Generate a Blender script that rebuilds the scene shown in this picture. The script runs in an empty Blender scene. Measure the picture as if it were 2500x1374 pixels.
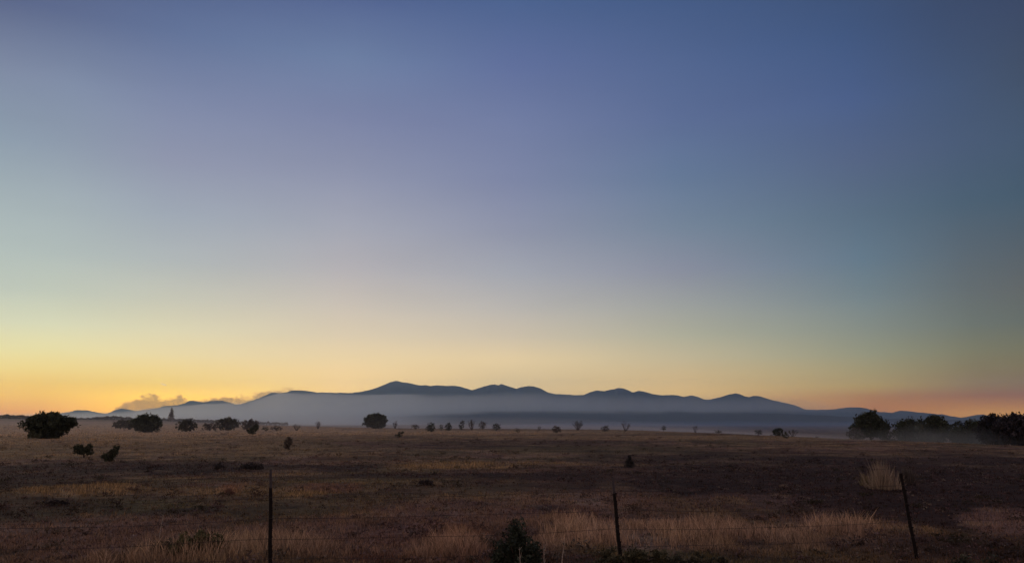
import bpy, math, random
import numpy as np

# ------------------------------------------------------------------ camera
W, H, F = 2500.0, 1374.0, 1962.0
EYE = 1.87
HORIZON = 1030.0
PITCH = math.atan((HORIZON - H / 2) / F)
CP, SP = math.cos(PITCH), math.sin(PITCH)
FH = F * (CP + SP * math.tan(PITCH))          # pixels per radian of azimuth on the horizon
scene = bpy.context.scene
COL = scene.collection
cam_data = bpy.data.cameras.new("camera")
cam = bpy.data.objects.new("camera", cam_data)
COL.objects.link(cam)
cam.location = (0, 0, EYE)
cam.rotation_euler = (math.pi / 2 + PITCH, 0, 0)
cam_data.sensor_width = 36
cam_data.lens = 36 * F / W
cam_data.clip_start = 0.1
cam_data.clip_end = 80000
scene.camera = cam


def ray(px, py):
    x = (px - W / 2) / F
    z = (H / 2 - py) / F
    return x, CP - SP * z, SP + CP * z


def project(dx, dy, dz):
    y = CP * dy + SP * dz
    z = -SP * dy + CP * dz
    y = np.maximum(y, 1e-4)
    return W / 2 + F * dx / y, H / 2 - F * z / y


def azel(px, py):
    x, y, z = ray(px, py)
    return math.atan2(x, y), math.atan2(z, math.hypot(x, y))


# ------------------------------------------------------------------ sky
SKY_X = [0, 420, 840, 1250, 1670, 2090, 2500]
SKY_Y = [0, 170, 340, 510, 680, 800, 880, 940, 975, 1000, 1030]
SKY_T = [  # wanted colours on screen, sRGB 0-255
    [(95, 107, 139), (92, 108, 145), (88, 105, 146), (78, 100, 143), (70, 92, 133), (64, 84, 120), (61, 75, 103)],
    [(127, 139, 163), (115, 128, 161), (112, 128, 163), (98, 113, 156), (84, 103, 144), (72, 92, 132), (67, 81, 105)],
    [(143, 158, 173), (138, 146, 171), (131, 139, 168), (117, 128, 163), (95, 113, 149), (82, 99, 133), (71, 89, 113)],
    [(167, 180, 182), (158, 167, 180), (156, 160, 177), (136, 143, 168), (111, 128, 151), (91, 110, 131), (76, 94, 110)],
    [(188, 197, 185), (187, 190, 182), (186, 181, 180), (166, 168, 175), (141, 146, 157), (110, 127, 138), (95, 102, 106)],
    [(219, 217, 180), (218, 211, 179), (214, 200, 176), (198, 188, 171), (168, 168, 153), (135, 142, 134), (107, 112, 104)],
    [(235, 217, 155), (236, 214, 160), (234, 209, 164), (222, 200, 160), (192, 178, 146), (155, 150, 123), (122, 116, 97)],
    [(238, 198, 110), (242, 207, 128), (238, 205, 150), (225, 198, 150), (202, 175, 132), (168, 146, 108), (130, 110, 84)],
    [(233, 184, 98), (236, 188, 108), (238, 202, 142), (225, 192, 142), (200, 168, 122), (164, 124, 88), (146, 109, 77)],
    [(226, 168, 88), (226, 170, 92), (238, 198, 135), (224, 188, 135), (198, 164, 118), (172, 128, 90), (168, 124, 84)],
    [(220, 158, 86), (220, 160, 90), (234, 190, 130), (220, 180, 130), (198, 160, 114), (176, 132, 92), (172, 124, 82)],
]


def s2l(c):
    c = np.asarray(c, float) / 255.0
    return np.where(c <= 0.04045, c / 12.92, ((c + 0.055) / 1.055) ** 2.4)


SKY = s2l(SKY_T)
#SKYFIX#
SKY = SKY + np.array([[[-0.036, -0.041, -0.036], [-0.044, -0.049, -0.039], [-0.037, -0.047, -0.037], [-0.02, -0.018, -0.013], [-0.02, -0.021, -0.018], [-0.015, -0.023, -0.038], [-0.012, -0.017, -0.019]], [[-0.003, -0.004, 0.001], [-0.015, 0.0, 0.014], [-0.002, 0.01, 0.016], [-0.011, -0.013, -0.001], [-0.009, -0.009, -0.003], [-0.017, -0.007, 0.022], [-0.014, -0.021, -0.044]], [[-0.029, -0.006, -0.003], [-0.01, -0.027, -0.008], [-0.025, -0.042, -0.024], [0.0, 0.0, 0.012], [-0.013, -0.017, 0.005], [-0.01, -0.02, -0.012], [-0.019, -0.018, -0.024]], [[0.007, 0.034, 0.029], [-0.018, -0.009, 0.006], [0.003, 0.014, 0.029], [-0.025, -0.029, -0.009], [-0.028, -0.008, -0.011], [-0.015, -0.012, -0.013], [-0.034, -0.031, -0.039]], [[-0.043, 0.021, 0.045], [-0.015, 0.012, 0.037], [0.026, 0.016, 0.025], [0.024, 0.024, 0.032], [0.012, 0.001, 0.028], [-0.023, 0.001, 0.025], [-0.016, -0.039, -0.061]], [[0.084, 0.166, 0.107], [0.147, 0.135, 0.057], [0.143, 0.116, 0.078], [0.09, 0.08, 0.069], [0.057, 0.072, 0.034], [0.028, 0.034, 0.011], [-0.04, -0.034, -0.047]], [[0.289, 0.323, 0.019], [0.325, 0.258, 0.076], [0.363, 0.249, 0.072], [0.374, 0.253, 0.075], [0.229, 0.174, 0.057], [0.099, 0.111, 0.026], [0.012, -0.006, -0.09]], [[0.603, 0.267, -1.006], [0.689, 0.406, -0.123], [0.774, 0.449, 0.067], [0.374, 0.253, 0.075], [0.546, 0.319, 0.031], [0.324, 0.198, -0.054], [0.001, -0.068, -0.722]], [[0.379, 0.121, -1.249], [1.644, 0.83, -0.247], [0.774, 0.449, 0.067], [0.374, 0.253, 0.075], [0.546, 0.319, 0.031], [0.236, -0.017, -0.327], [0.08, -0.096, -0.806]], [[0.101, -0.146, -2.104], [1.644, 0.83, -0.247], [0.774, 0.449, 0.067], [0.374, 0.253, 0.075], [0.546, 0.319, 0.031], [0.236, -0.017, -0.327], [0.543, 0.194, -0.565]], [[0.101, -0.146, -2.104], [1.644, 0.83, -0.247], [0.774, 0.449, 0.067], [0.374, 0.253, 0.075], [0.546, 0.319, 0.031], [0.236, -0.017, -0.327], [0.543, 0.194, -0.565]]])
SKY = np.maximum(SKY, 0.004)


def sky_at(az, el):
    d = (math.sin(az) * math.cos(el), math.cos(az) * math.cos(el), math.sin(el))
    px, py = project(*d)
    px = float(min(max(px, SKY_X[0]), SKY_X[-1]))
    py = float(min(max(py, -500), SKY_Y[-1]))
    i = int(np.clip(np.searchsorted(SKY_X, px) - 1, 0, len(SKY_X) - 2))
    u = (px - SKY_X[i]) / (SKY_X[i + 1] - SKY_X[i])
    pyc = max(py, 0)
    j = int(np.clip(np.searchsorted(SKY_Y, pyc) - 1, 0, len(SKY_Y) - 2))
    v = (pyc - SKY_Y[j]) / (SKY_Y[j + 1] - SKY_Y[j])
    c = (SKY[j, i] * (1 - u) + SKY[j, i + 1] * u) * (1 - v) + (SKY[j + 1, i] * (1 - u) + SKY[j + 1, i + 1] * u) * v
    if py < 0:
        c = c * (1 + py / 500 * 0.25)
    return c


SUN_AZ, SUN_EL = math.radians(-36), math.radians(1.5)
world = bpy.data.worlds.new("World")
scene.world = world
world.use_nodes = True
nt = world.node_tree
nt.nodes.clear()
N, L = nt.nodes.new, nt.links.new


def wmath(op, a, b=None, c=None):
    n = N("ShaderNodeMath")
    n.operation = op
    for k, v in enumerate((a, b, c)):
        if v is None:
            continue
        if isinstance(v, (int, float)):
            n.inputs[k].default_value = v
        else:
            L(v, n.inputs[k])
    return n.outputs[0]


tc = N("ShaderNodeTexCoord")
sep = N("ShaderNodeSeparateXYZ")
L(tc.outputs["Generated"], sep.inputs[0])
az_n = wmath("ARCTAN2", sep.outputs[0], sep.outputs[1])
el_n = wmath("ARCSINE", sep.outputs[2])
el_f = wmath("SQRT", wmath("MAXIMUM", wmath("DIVIDE", el_n, math.pi / 2), 0.0))
COLS = [(-180, None), (-100, None), (-50, -36)] + [(a, a) for a in range(-36, 37, 6)] + [(100, None), (180, None)]
ELS = [0, 0.25, 0.6, 1.0, 1.6, 2.3, 3.2, 4.4, 6, 8, 10.5, 13.5, 17, 21, 25, 30, 45, 90]
BACK = {0: s2l((215, 170, 150)), 6: s2l((225, 180, 160)), 20: s2l((205, 170, 160)), 45: s2l((150, 155, 185)), 90: s2l((135, 148, 188))}


def back_at(el, k):
    ks = sorted(BACK)
    return np.array([np.interp(el, ks, [BACK[q][c] for q in ks]) for c in range(3)]) * k


prev = None
for (az, src) in COLS:
    ramp = N("ShaderNodeValToRGB")
    L(el_f, ramp.inputs[0])
    cr = ramp.color_ramp
    while len(cr.elements) > 1:
        cr.elements.remove(cr.elements[-1])
    for k, el in enumerate(ELS):
        if src is None:
            c = back_at(el, 1.0 if az > -150 else 1.15)
        else:
            c = sky_at(math.radians(src), math.radians(min(el, 34)))
            if el > 30:
                c = c * (1 - (el - 30) / 60) + back_at(90, 1.0) * (el - 30) / 60
        e = cr.elements[0] if k == 0 else cr.elements.new(math.sqrt(el / 90))
        e.position = math.sqrt(el / 90)
        e.color = (max(c[0], 0), max(c[1], 0), max(c[2], 0), 1)
    if prev is None:
        prev = (az, ramp.outputs[0])
        continue
    mr = N("ShaderNodeMapRange")
    mr.interpolation_type = 'LINEAR'
    L(az_n, mr.inputs[0])
    mr.inputs[1].default_value = math.radians(prev[0])
    mr.inputs[2].default_value = math.radians(az)
    mx = N("ShaderNodeMix")
    mx.data_type = 'RGBA'
    L(mr.outputs[0], mx.inputs[0])
    L(prev[1], mx.inputs[6])
    L(ramp.outputs[0], mx.inputs[7])
    prev = (az, mx.outputs[2])
# very faint unevenness of thin high air
noi = N("ShaderNodeTexNoise")
noi.inputs["Scale"].default_value = 5
noi.inputs["Detail"].default_value = 4
mpn = N("ShaderNodeMapping")
mpn.inputs["Scale"].default_value = (1, 1, 5)
L(tc.outputs["Generated"], mpn.inputs[0])
L(mpn.outputs[0], noi.inputs[0])
nf = wmath("MULTIPLY_ADD", noi.outputs[0], 0.10, 0.95)
bg1 = N("ShaderNodeBackground")
L(prev[1], bg1.inputs[0])
L(nf, bg1.inputs[1])
sky = N("ShaderNodeTexSky")
sky.sky_type = 'NISHITA'
sky.sun_disc = False
sky.sun_elevation = SUN_EL
sky.sun_rotation = SUN_AZ
sky.air_density = 1.0
sky.dust_density = 0.5
bg2 = N("ShaderNodeBackground")
L(sky.outputs[0], bg2.inputs[0])
bg2.inputs[1].default_value = 0.01
add = N("ShaderNodeAddShader")
L(bg1.outputs[0], add.inputs[0])
L(bg2.outputs[0], add.inputs[1])
out = N("ShaderNodeOutputWorld")
L(add.outputs[0], out.inputs[0])

# the sun's last light, low on the left behind the far ridge
sun_d = bpy.data.lights.new("sun", 'SUN')
sun_d.energy = 0.9
sun_d.angle = math.radians(10)
sun_d.color = (1.0, 0.72, 0.42)
sun = bpy.data.objects.new("sun", sun_d)
COL.objects.link(sun)
from mathutils import Vector
sdir = Vector((math.sin(SUN_AZ) * math.cos(SUN_EL), math.cos(SUN_AZ) * math.cos(SUN_EL), math.sin(SUN_EL)))
sun.rotation_euler = sdir.to_track_quat('Z', 'Y').to_euler()

scene.view_settings.view_transform = 'Standard'
scene.view_settings.look = 'None'
scene.view_settings.exposure = 0
scene.view_settings.gamma = 1
scene.render.engine = 'CYCLES'
scene.cycles.use_denoising = True
scene.cycles.volume_bounces = 1
scene.cycles.max_bounces = 5
scene.cycles.diffuse_bounces = 2
scene.cycles.transparent_max_bounces = 8
scene.cycles.use_adaptive_sampling = False

# ------------------------------------------------------------------ helpers
RNG = np.random.default_rng(7)


def hash2(ix, iy, seed):
    h = (ix.astype(np.int64) * 374761393 + iy.astype(np.int64) * 668265263 + seed * 1274126177) & 0xFFFFFFFF
    h = ((h ^ (h >> 13)) * 1274126177) & 0xFFFFFFFF
    return ((h ^ (h >> 16)) & 0xFFFF) / 65535.0


def vnoise(x, y, seed=0):
    ix, iy = np.floor(x), np.floor(y)
    fx, fy = x - ix, y - iy
    fx, fy = fx * fx * (3 - 2 * fx), fy * fy * (3 - 2 * fy)
    a, b = hash2(ix, iy, seed), hash2(ix + 1, iy, seed)
    c, d = hash2(ix, iy + 1, seed), hash2(ix + 1, iy + 1, seed)
    return (a * (1 - fx) + b * fx) * (1 - fy) + (c * (1 - fx) + d * fx) * fy


def fbm(x, y, seed=0, oct=4):
    s, a, t = 0.0, 1.0, 0.0
    for k in range(oct):
        s = s + a * vnoise(x * 2 ** k + 17.3 * k, y * 2 ** k - 9.1 * k, seed + k)
        t += a
        a *= 0.55
    return s / t            # 0..1


def sstep(a, b, x):
    t = np.clip((x - a) / (b - a), 0, 1)
    return t * t * (3 - 2 * t)


def make_mesh(name, verts, faces, mat=None, col=None, smooth=False):
    """faces: list of int arrays (n,3)/(n,4)"""
    me = bpy.data.meshes.new(name)
    verts = np.asarray(verts, np.float32)
    me.vertices.add(len(verts))
    me.vertices.foreach_set("co", verts.ravel())
    starts, tot, idx, off = [], [], [], 0
    for f in faces:
        f = np.asarray(f, np.int32)
        if len(f) == 0:
            continue
        n, k = f.shape
        starts.append(off + np.arange(n, dtype=np.int32) * k)
        tot.append(np.full(n, k, np.int32))
        idx.append(f.ravel())
        off += n * k
    idx, starts, tot = np.concatenate(idx), np.concatenate(starts), np.concatenate(tot)
    me.loops.add(len(idx))
    me.loops.foreach_set("vertex_index", idx)
    me.polygons.add(len(starts))
    me.polygons.foreach_set("loop_start", starts)
    me.polygons.foreach_set("loop_total", tot)
    if smooth:
        me.polygons.foreach_set("use_smooth", np.ones(len(starts), bool))
    me.update(calc_edges=True)
    if col is not None:
        at = me.color_attributes.new("tone", 'FLOAT_COLOR', 'POINT')
        c = np.ones((len(verts), 4), np.float32)
        c[:, :3] = col
        at.data.foreach_set("color", c.ravel())
    if mat:
        me.materials.append(mat)
    return me


def link(name, me, parent=None, loc=None):
    o = bpy.data.objects.new(name, me)
    COL.objects.link(o)
    if parent:
        o.parent = parent
    if loc is not None:
        o.location = loc
    return o


def tag(o, label=None, cat=None, group=None, kind=None):
    if label: o["label"] = label
    if cat: o["category"] = cat
    if group: o["group"] = group
    if kind: o["kind"] = kind
    return o


def material(name, rgb=(0.1, 0.1, 0.1), attr=False, rough=0.95, noise=None, translucent=0.0, bump=0.0, extra=()):
    m = bpy.data.materials.new(name)
    m.use_nodes = True
    t = m.node_tree
    p = t.nodes["Principled BSDF"]
    p.inputs["Roughness"].default_value = rough
    p.inputs["Specular IOR Level"].default_value = 0.1
    if attr:
        a = t.nodes.new("ShaderNodeAttribute")
        a.attribute_name = "tone"
        src = a.outputs["Color"]
    else:
        r = t.nodes.new("ShaderNodeRGB")
        r.outputs[0].default_value = (*rgb, 1)
        src = r.outputs[0]
    if noise:
        sc, amt = noise
        c = t.nodes.new("ShaderNodeTexCoord")
        n = t.nodes.new("ShaderNodeTexNoise")
        n.inputs["Scale"].default_value = sc
        n.inputs["Detail"].default_value = 6
        n.inputs["Roughness"].default_value = 0.65
        t.links.new(c.outputs["Object"], n.inputs[0])
        mr = t.nodes.new("ShaderNodeMapRange")
        mr.inputs[1].default_value = 0.3
        mr.inputs[2].default_value = 0.7
        mr.inputs[3].default_value = 1 - amt
        mr.inputs[4].default_value = 1 + amt
        t.links.new(n.outputs[0], mr.inputs[0])
        vm = t.nodes.new("ShaderNodeVectorMath")
        vm.operation = 'SCALE'
        t.links.new(src, vm.inputs[0])
        t.links.new(mr.outputs[0], vm.inputs["Scale"])
        src = vm.outputs[0]
        for (s2, a2) in extra:
            n2 = t.nodes.new("ShaderNodeTexNoise")
            n2.inputs["Scale"].default_value = s2
            n2.inputs["Detail"].default_value = 7
            n2.inputs["Roughness"].default_value = 0.7
            t.links.new(c.outputs["Object"], n2.inputs[0])
            m2 = t.nodes.new("ShaderNodeMapRange")
            for q, vv in enumerate((0.32, 0.68, 1 - a2, 1 + a2)):
                m2.inputs[q + 1].default_value = vv
            t.links.new(n2.outputs[0], m2.inputs[0])
            v2 = t.nodes.new("ShaderNodeVectorMath")
            v2.operation = 'SCALE'
            t.links.new(src, v2.inputs[0])
            t.links.new(m2.outputs[0], v2.inputs["Scale"])
            src = v2.outputs[0]
        if bump:
            b = t.nodes.new("ShaderNodeBump")
            b.inputs["Strength"].default_value = bump
            b.inputs["Distance"].default_value = 0.05
            t.links.new(n.outputs[0], b.inputs["Height"])
            t.links.new(b.outputs[0], p.inputs["Normal"])
    t.links.new(src, p.inputs["Base Color"])
    if translucent:
        tr = t.nodes.new("ShaderNodeBsdfTranslucent")
        t.links.new(src, tr.inputs[0])
        mx = t.nodes.new("ShaderNodeMixShader")
        mx.inputs[0].default_value = translucent
        t.links.new(p.outputs[0], mx.inputs[1])
        t.links.new(tr.outputs[0], mx.inputs[2])
        t.links.new(mx.outputs[0], t.nodes["Material Output"].inputs[0])
    return m


def volume_material(name, density, color, aniso=0.3):
    m = bpy.data.materials.new(name)
    m.use_nodes = True
    t = m.node_tree
    t.nodes.clear()
    v = t.nodes.new("ShaderNodeVolumePrincipled")
    v.inputs["Color"].default_value = (*color, 1)
    v.inputs["Density"].default_value = density
    v.inputs["Anisotropy"].default_value = aniso
    o = t.nodes.new("ShaderNodeOutputMaterial")
    t.links.new(v.outputs[0], o.inputs["Volume"])
    return m


# ------------------------------------------------------------------ terrain
E_X = [-3000, 0, 300, 500, 650, 800, 1000, 1200, 1500, 1700, 1900, 2100, 2300, 2500, 5000]
E_Y = [-6, -5, -2, 2, 7, 12, 16, 17, 19, 26, 34, 42, 47, 52, 60]


def ground_z(x, y):
    x, y = np.asarray(x, float), np.asarray(y, float)
    r = np.hypot(x, y) + 1e-6
    az = np.clip(np.arctan2(x, y), -1.2, 1.2)
    px = W / 2 + FH * np.tan(az)
    e = np.interp(px, E_X, E_Y)
    s = np.maximum(e, 5.0) / FH
    rc = EYE / s
    drop = np.minimum(np.maximum(r - rc, 0) * (s * 1.25 + 0.001) * sstep(0, 1, (r - rc) / (0.35 * rc)), 14 + 0 * r)
    drop = drop * np.clip(e / 5.0, 0, 1)
    rise = np.maximum(5 - e, 0) / FH * np.minimum(r, 3500) * sstep(100, 800, r)
    und = 0.10 * (fbm(x * 0.05, y * 0.05, 3) - 0.5) * 2 + 0.045 * (fbm(x * 0.45, y * 0.45, 5, 3) - 0.5) * 2
    far = 3.0 * (fbm(x * 0.0012, y * 0.0012, 9) - 0.5) * sstep(500, 3000, r)
    und = und * (1 - 0.6 * sstep(60, 200, r)) * (1 - sstep(300, 800, r))
    return rise - drop + und + far


def ground_hit(px, py, rmax=900):
    dx, dy, dz = ray(px, py)
    h = math.hypot(dx, dy)
    r = np.exp(np.linspace(math.log(5), math.log(rmax), 3000))
    z = EYE + dz / h * r
    gz = ground_z(dx / h * r, dy / h * r)
    k = np.nonzero(z < gz)[0]
    if len(k) == 0:
        return None
    k = k[0]
    return dx / h * r[k], dy / h * r[k], float(gz[k]), float(r[k])


# patches of ground cover:  px, py, width px, height px, tone, strength  (tone: albedo of what grows there; DARK at right also paints in light falloff)
TAN = (0.26, 0.19, 0.115)
PALE = (0.42, 0.305, 0.205)
BROWN = (0.112, 0.071, 0.043)
DARK = (0.034, 0.018, 0.015)
MAUVE = (0.18, 0.118, 0.108)
OLIVE = (0.085, 0.072, 0.036)
RUST = (0.21, 0.115, 0.085)
STRAW = (0.40, 0.295, 0.24)
PATCHES = [
    (150, 1060, 700, 22, TAN, .35), (350, 1100, 500, 16, TAN, .35), (900, 1053, 260, 6, TAN, .5), (1350, 1053, 300, 5, TAN, .5),
    (300, 1146, 480, 16, DARK, 1.0), (40, 1175, 140, 25, DARK, .8), (560, 1140, 90, 9, DARK, .8), (1050, 1160, 230, 7, DARK, .95),
    (840, 1146, 60, 6, DARK, .7), (1340, 1166, 90, 6, DARK, .9), (1200, 1085, 350, 9, DARK, .6), (1500, 1100, 260, 10, OLIVE, .6),
    (1900, 1160, 560, 45, DARK, .9), (2200, 1215, 460, 50, DARK, .95), (2400, 1150, 250, 40, DARK, .8), (1750, 1210, 180, 25, DARK, .4),  # right-hand DARK: dark cover, deepened to paint in dimmer light on that side
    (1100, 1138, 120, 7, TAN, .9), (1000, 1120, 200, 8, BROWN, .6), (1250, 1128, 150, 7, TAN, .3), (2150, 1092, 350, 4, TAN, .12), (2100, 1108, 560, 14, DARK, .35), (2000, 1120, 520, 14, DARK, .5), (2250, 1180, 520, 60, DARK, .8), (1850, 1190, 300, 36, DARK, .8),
    (790, 1196, 70, 10, RUST, .7), (755, 1218, 40, 7, TAN, .8), (560, 1197, 24, 10, RUST, .9), (200, 1200, 100, 13, TAN, .8),
    (440, 1205, 80, 10, TAN, .4), (600, 1205, 130, 12, TAN, .35), 
    (300, 1248, 120, 16, OLIVE, .8), (80, 1260, 160, 18, DARK, .5), (440, 1258, 80, 8, DARK, .8),
    (200, 1320, 240, 40, MAUVE, .7), (900, 1310, 240, 40, MAUVE, .7), (1150, 1250, 200, 25, MAUVE, .6), (1600, 1300, 350, 30, STRAW, .45),
    (1900, 1305, 260, 26, STRAW, .5), (1130, 1325, 90, 35, RUST, .6), (1420, 1315, 80, 40, STRAW, .7), (2040, 1300, 90, 25, STRAW, .5), (1500, 1345, 300, 20, STRAW, .5), (1090, 1345, 100, 25, STRAW, .5), (100, 1048, 600, 12, PALE, .75), (1000, 1056, 400, 5, PALE, .4), (60, 1075, 300, 9, TAN, .5), (1700, 1068, 500, 5, TAN, .5),
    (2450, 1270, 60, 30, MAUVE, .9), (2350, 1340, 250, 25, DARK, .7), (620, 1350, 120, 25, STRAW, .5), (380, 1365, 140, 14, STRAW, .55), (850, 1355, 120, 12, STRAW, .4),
    (1820, 1225, 140, 14, MAUVE, .5), (1450, 1215, 120, 16, MAUVE, .6), (1640, 1365, 240, 14, OLIVE, .9),
    (1700, 1240, 200, 20, BROWN, .5), (1250, 1195, 250, 14, DARK, .35), (1010, 1285, 120, 12, MAUVE, .5),
]
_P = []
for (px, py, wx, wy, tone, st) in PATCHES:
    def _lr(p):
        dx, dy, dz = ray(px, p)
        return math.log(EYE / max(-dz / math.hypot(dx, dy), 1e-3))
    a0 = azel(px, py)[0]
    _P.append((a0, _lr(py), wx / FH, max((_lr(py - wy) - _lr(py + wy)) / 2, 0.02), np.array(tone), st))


def cover(x, y):
    """albedo of soil and litter at a place, with dimmer light painted in at right"""
    x, y = np.asarray(x, float), np.asarray(y, float)
    r = np.hypot(x, y) + 1e-6
    az, lr = np.arctan2(x, y), np.log(r)
    n1 = fbm(x * 0.09, y * 0.045, 21)
    n2 = fbm(x * 0.35 + 5, y * 0.2, 33)
    n3 = fbm(x * 1.3, y * 1.3, 41, 3)
    a = np.array(BROWN)[None] * np.ones((x.size, 1))
    def lay(t, w):
        nonlocal a
        a = a * (1 - w[:, None]) + np.array(t)[None] * w[:, None]
    lay(TAN, sstep(0.50, 0.68, n1.ravel()) * 0.45)
    lay(MAUVE, sstep(0.46, 0.62, n2.ravel()) * 0.6)
    lay((.10, .045, .035), sstep(.52, .66, fbm(x * .6 + 40, y * .35, 301).ravel()) * .6)
    lay(DARK, sstep(.50, .62, fbm(x * .45 - 20, y * .28, 305, 5).ravel()) * .6)
    lay(TAN, sstep(.58, .70, fbm(x * .7 + 9, y * .4, 309, 5).ravel()) * .5)
    lay(OLIVE, sstep(0.55, 0.7, fbm(x * 0.2 - 7, y * 0.09, 55).ravel()) * 0.5)
    s1 = fbm(x * 0.022 + 3, y * 0.13, 201, 4).ravel()
    s2 = fbm(x * 0.05 - 8, y * 0.30, 222, 4).ravel()
    far = sstep(14, 30, r.ravel())
    lay(DARK, sstep(0.54, 0.66, s1) * 0.75 * far)
    lay(TAN, sstep(0.56, 0.70, s2) * 0.55 * far)
    lay(OLIVE, sstep(0.45, 0.32, s2) * 0.5 * far)
    wob = (n2.ravel() - 0.5) * 2.3
    wob2 = (n3.ravel() - 0.5) * 2.4
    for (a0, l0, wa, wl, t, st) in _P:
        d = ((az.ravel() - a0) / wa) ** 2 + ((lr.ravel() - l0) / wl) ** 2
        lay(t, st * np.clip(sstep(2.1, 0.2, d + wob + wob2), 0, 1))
    lay(DARK, sstep(0.60, 0.72, n3.ravel()) * 0.4)
    lay(TAN, sstep(0.36, 0.26, n3.ravel()) * 0.35 * sstep(.03, .07, a.mean(1)))
    return a * np.array([.88, .80, .70])


def build_ground():
    fine = np.radians(np.arange(-38, 38.001, 0.12))
    coarse_l = np.radians(np.linspace(-180, -38, 60, endpoint=False))
    coarse_r = np.radians(np.linspace(38, 180, 60, endpoint=False)) + 0.01
    az = np.concatenate([coarse_l, fine, coarse_r])
    r = np.concatenate([[0.5, 1.5, 3, 5, 7], np.exp(np.linspace(math.log(8.5), math.log(1500), 520)),
                        np.exp(np.linspace(math.log(1600), math.log(16200), 50))])
    A, R = np.meshgrid(az, r)
    X, Y = R * np.sin(A), R * np.cos(A)
    Z = ground_z(X, Y)
    n, m = A.shape
    v = np.stack([X.ravel(), Y.ravel(), Z.ravel()], 1)
    i, j = np.meshgrid(np.arange(n - 1), np.arange(m), indexing='ij')
    j2 = (j + 1) % m
    f = np.stack([i * m + j, i * m + j2, (i + 1) * m + j2, (i + 1) * m + j], -1).reshape(-1, 4)[:, ::-1]
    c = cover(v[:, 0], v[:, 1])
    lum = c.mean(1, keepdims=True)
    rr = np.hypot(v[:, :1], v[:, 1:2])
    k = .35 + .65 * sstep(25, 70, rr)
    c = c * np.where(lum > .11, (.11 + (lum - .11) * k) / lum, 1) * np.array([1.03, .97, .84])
    v = np.concatenate([v, [[0, 0, float(ground_z(0.0, 0.1))]]])
    c = np.concatenate([c, c[:1]])
    jj = np.arange(m)
    tri = np.stack([np.full(m, len(v) - 1), (jj + 1) % m, jj], 1)
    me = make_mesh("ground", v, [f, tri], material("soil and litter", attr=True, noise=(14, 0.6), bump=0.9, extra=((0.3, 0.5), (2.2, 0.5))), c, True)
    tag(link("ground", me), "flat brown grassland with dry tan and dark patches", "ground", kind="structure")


build_ground()

# ------------------------------------------------------------------ mountains
RIDGE = [(-900, 1012), (-400, 1015), (0, 1019), (60, 1018), (110, 1014), (150, 1008), (165, 1006), (185, 1001), (215, 1001), (235, 1006), (258, 1009), (270, 1006), (282, 1000),
         (297, 996.5), (315, 999), (330, 1003), (345, 1001), (380, 997), (400, 991), (430, 989), (450, 984), (465, 977), (475, 978), (490, 981),
         (500, 982), (510, 979), (527, 977), (545, 978), (558, 981), (575, 987), (590, 986), (605, 980), (620, 976), (635, 970), (650, 964),
         (663, 958), (685, 959.5), (700, 957), (712, 953), (735, 952.5), (755, 954), (775, 958.5), (785, 957), (800, 958), (830, 958),
         (860, 958.5), (880, 956), (900, 952), (920, 946), (940, 938), (955, 931.5), (967, 929), (980, 932.5), (1000, 934.5), (1012, 938),
         (1030, 940.5), (1040, 939), (1050, 941.5), (1065, 940), (1090, 941.5), (1113, 941), (1130, 945), (1152, 952), (1165, 948),
         (1180, 943), (1197, 938.5), (1208, 938), (1217, 940), (1222, 937), (1235, 940), (1247, 944), (1260, 948), (1275, 944), (1290, 942),
         (1305, 943), (1320, 948), (1337, 957), (1355, 961.5), (1380, 962), (1400, 964), (1425, 964), (1440, 957), (1457, 952.5), (1475, 954.5),
         (1490, 951), (1500, 949), (1508, 946.5), (1520, 947.5), (1533, 952), (1546, 957.5), (1560, 953.5), (1575, 956), (1590, 960),
         (1605, 963.5), (1620, 964.5), (1640, 963), (1655, 965), (1670, 968), (1690, 964.5), (1705, 969), (1717, 974), (1727, 975.5), (1745, 972),
         (1760, 969), (1780, 962.5), (1797, 959.5), (1805, 961), (1818, 967), (1828, 969), (1840, 965.5), (1850, 966), (1865, 970), (1880, 975),
         (1900, 979), (1920, 984), (1935, 987), (1950, 992), (1965, 999), (2000, 999.5), (2020, 999.5), (2040, 998), (2060, 995), (2080, 993.5),
         (2100, 994), (2115, 996), (2130, 1001), (2145, 1005), (2160, 1005.5), (2177, 1007), (2195, 1002), (2210, 1002), (2230, 1005),
         (2250, 1006.5), (2270, 1008), (2287, 1010.5), (2300, 1010), (2320, 1015), (2345, 1019), (2365, 1016.5), (2385, 1012), (2400, 1011),
         (2415, 1014), (2450, 1018), (2500, 1018), (2800, 1014), (3400, 1018)]


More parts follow.
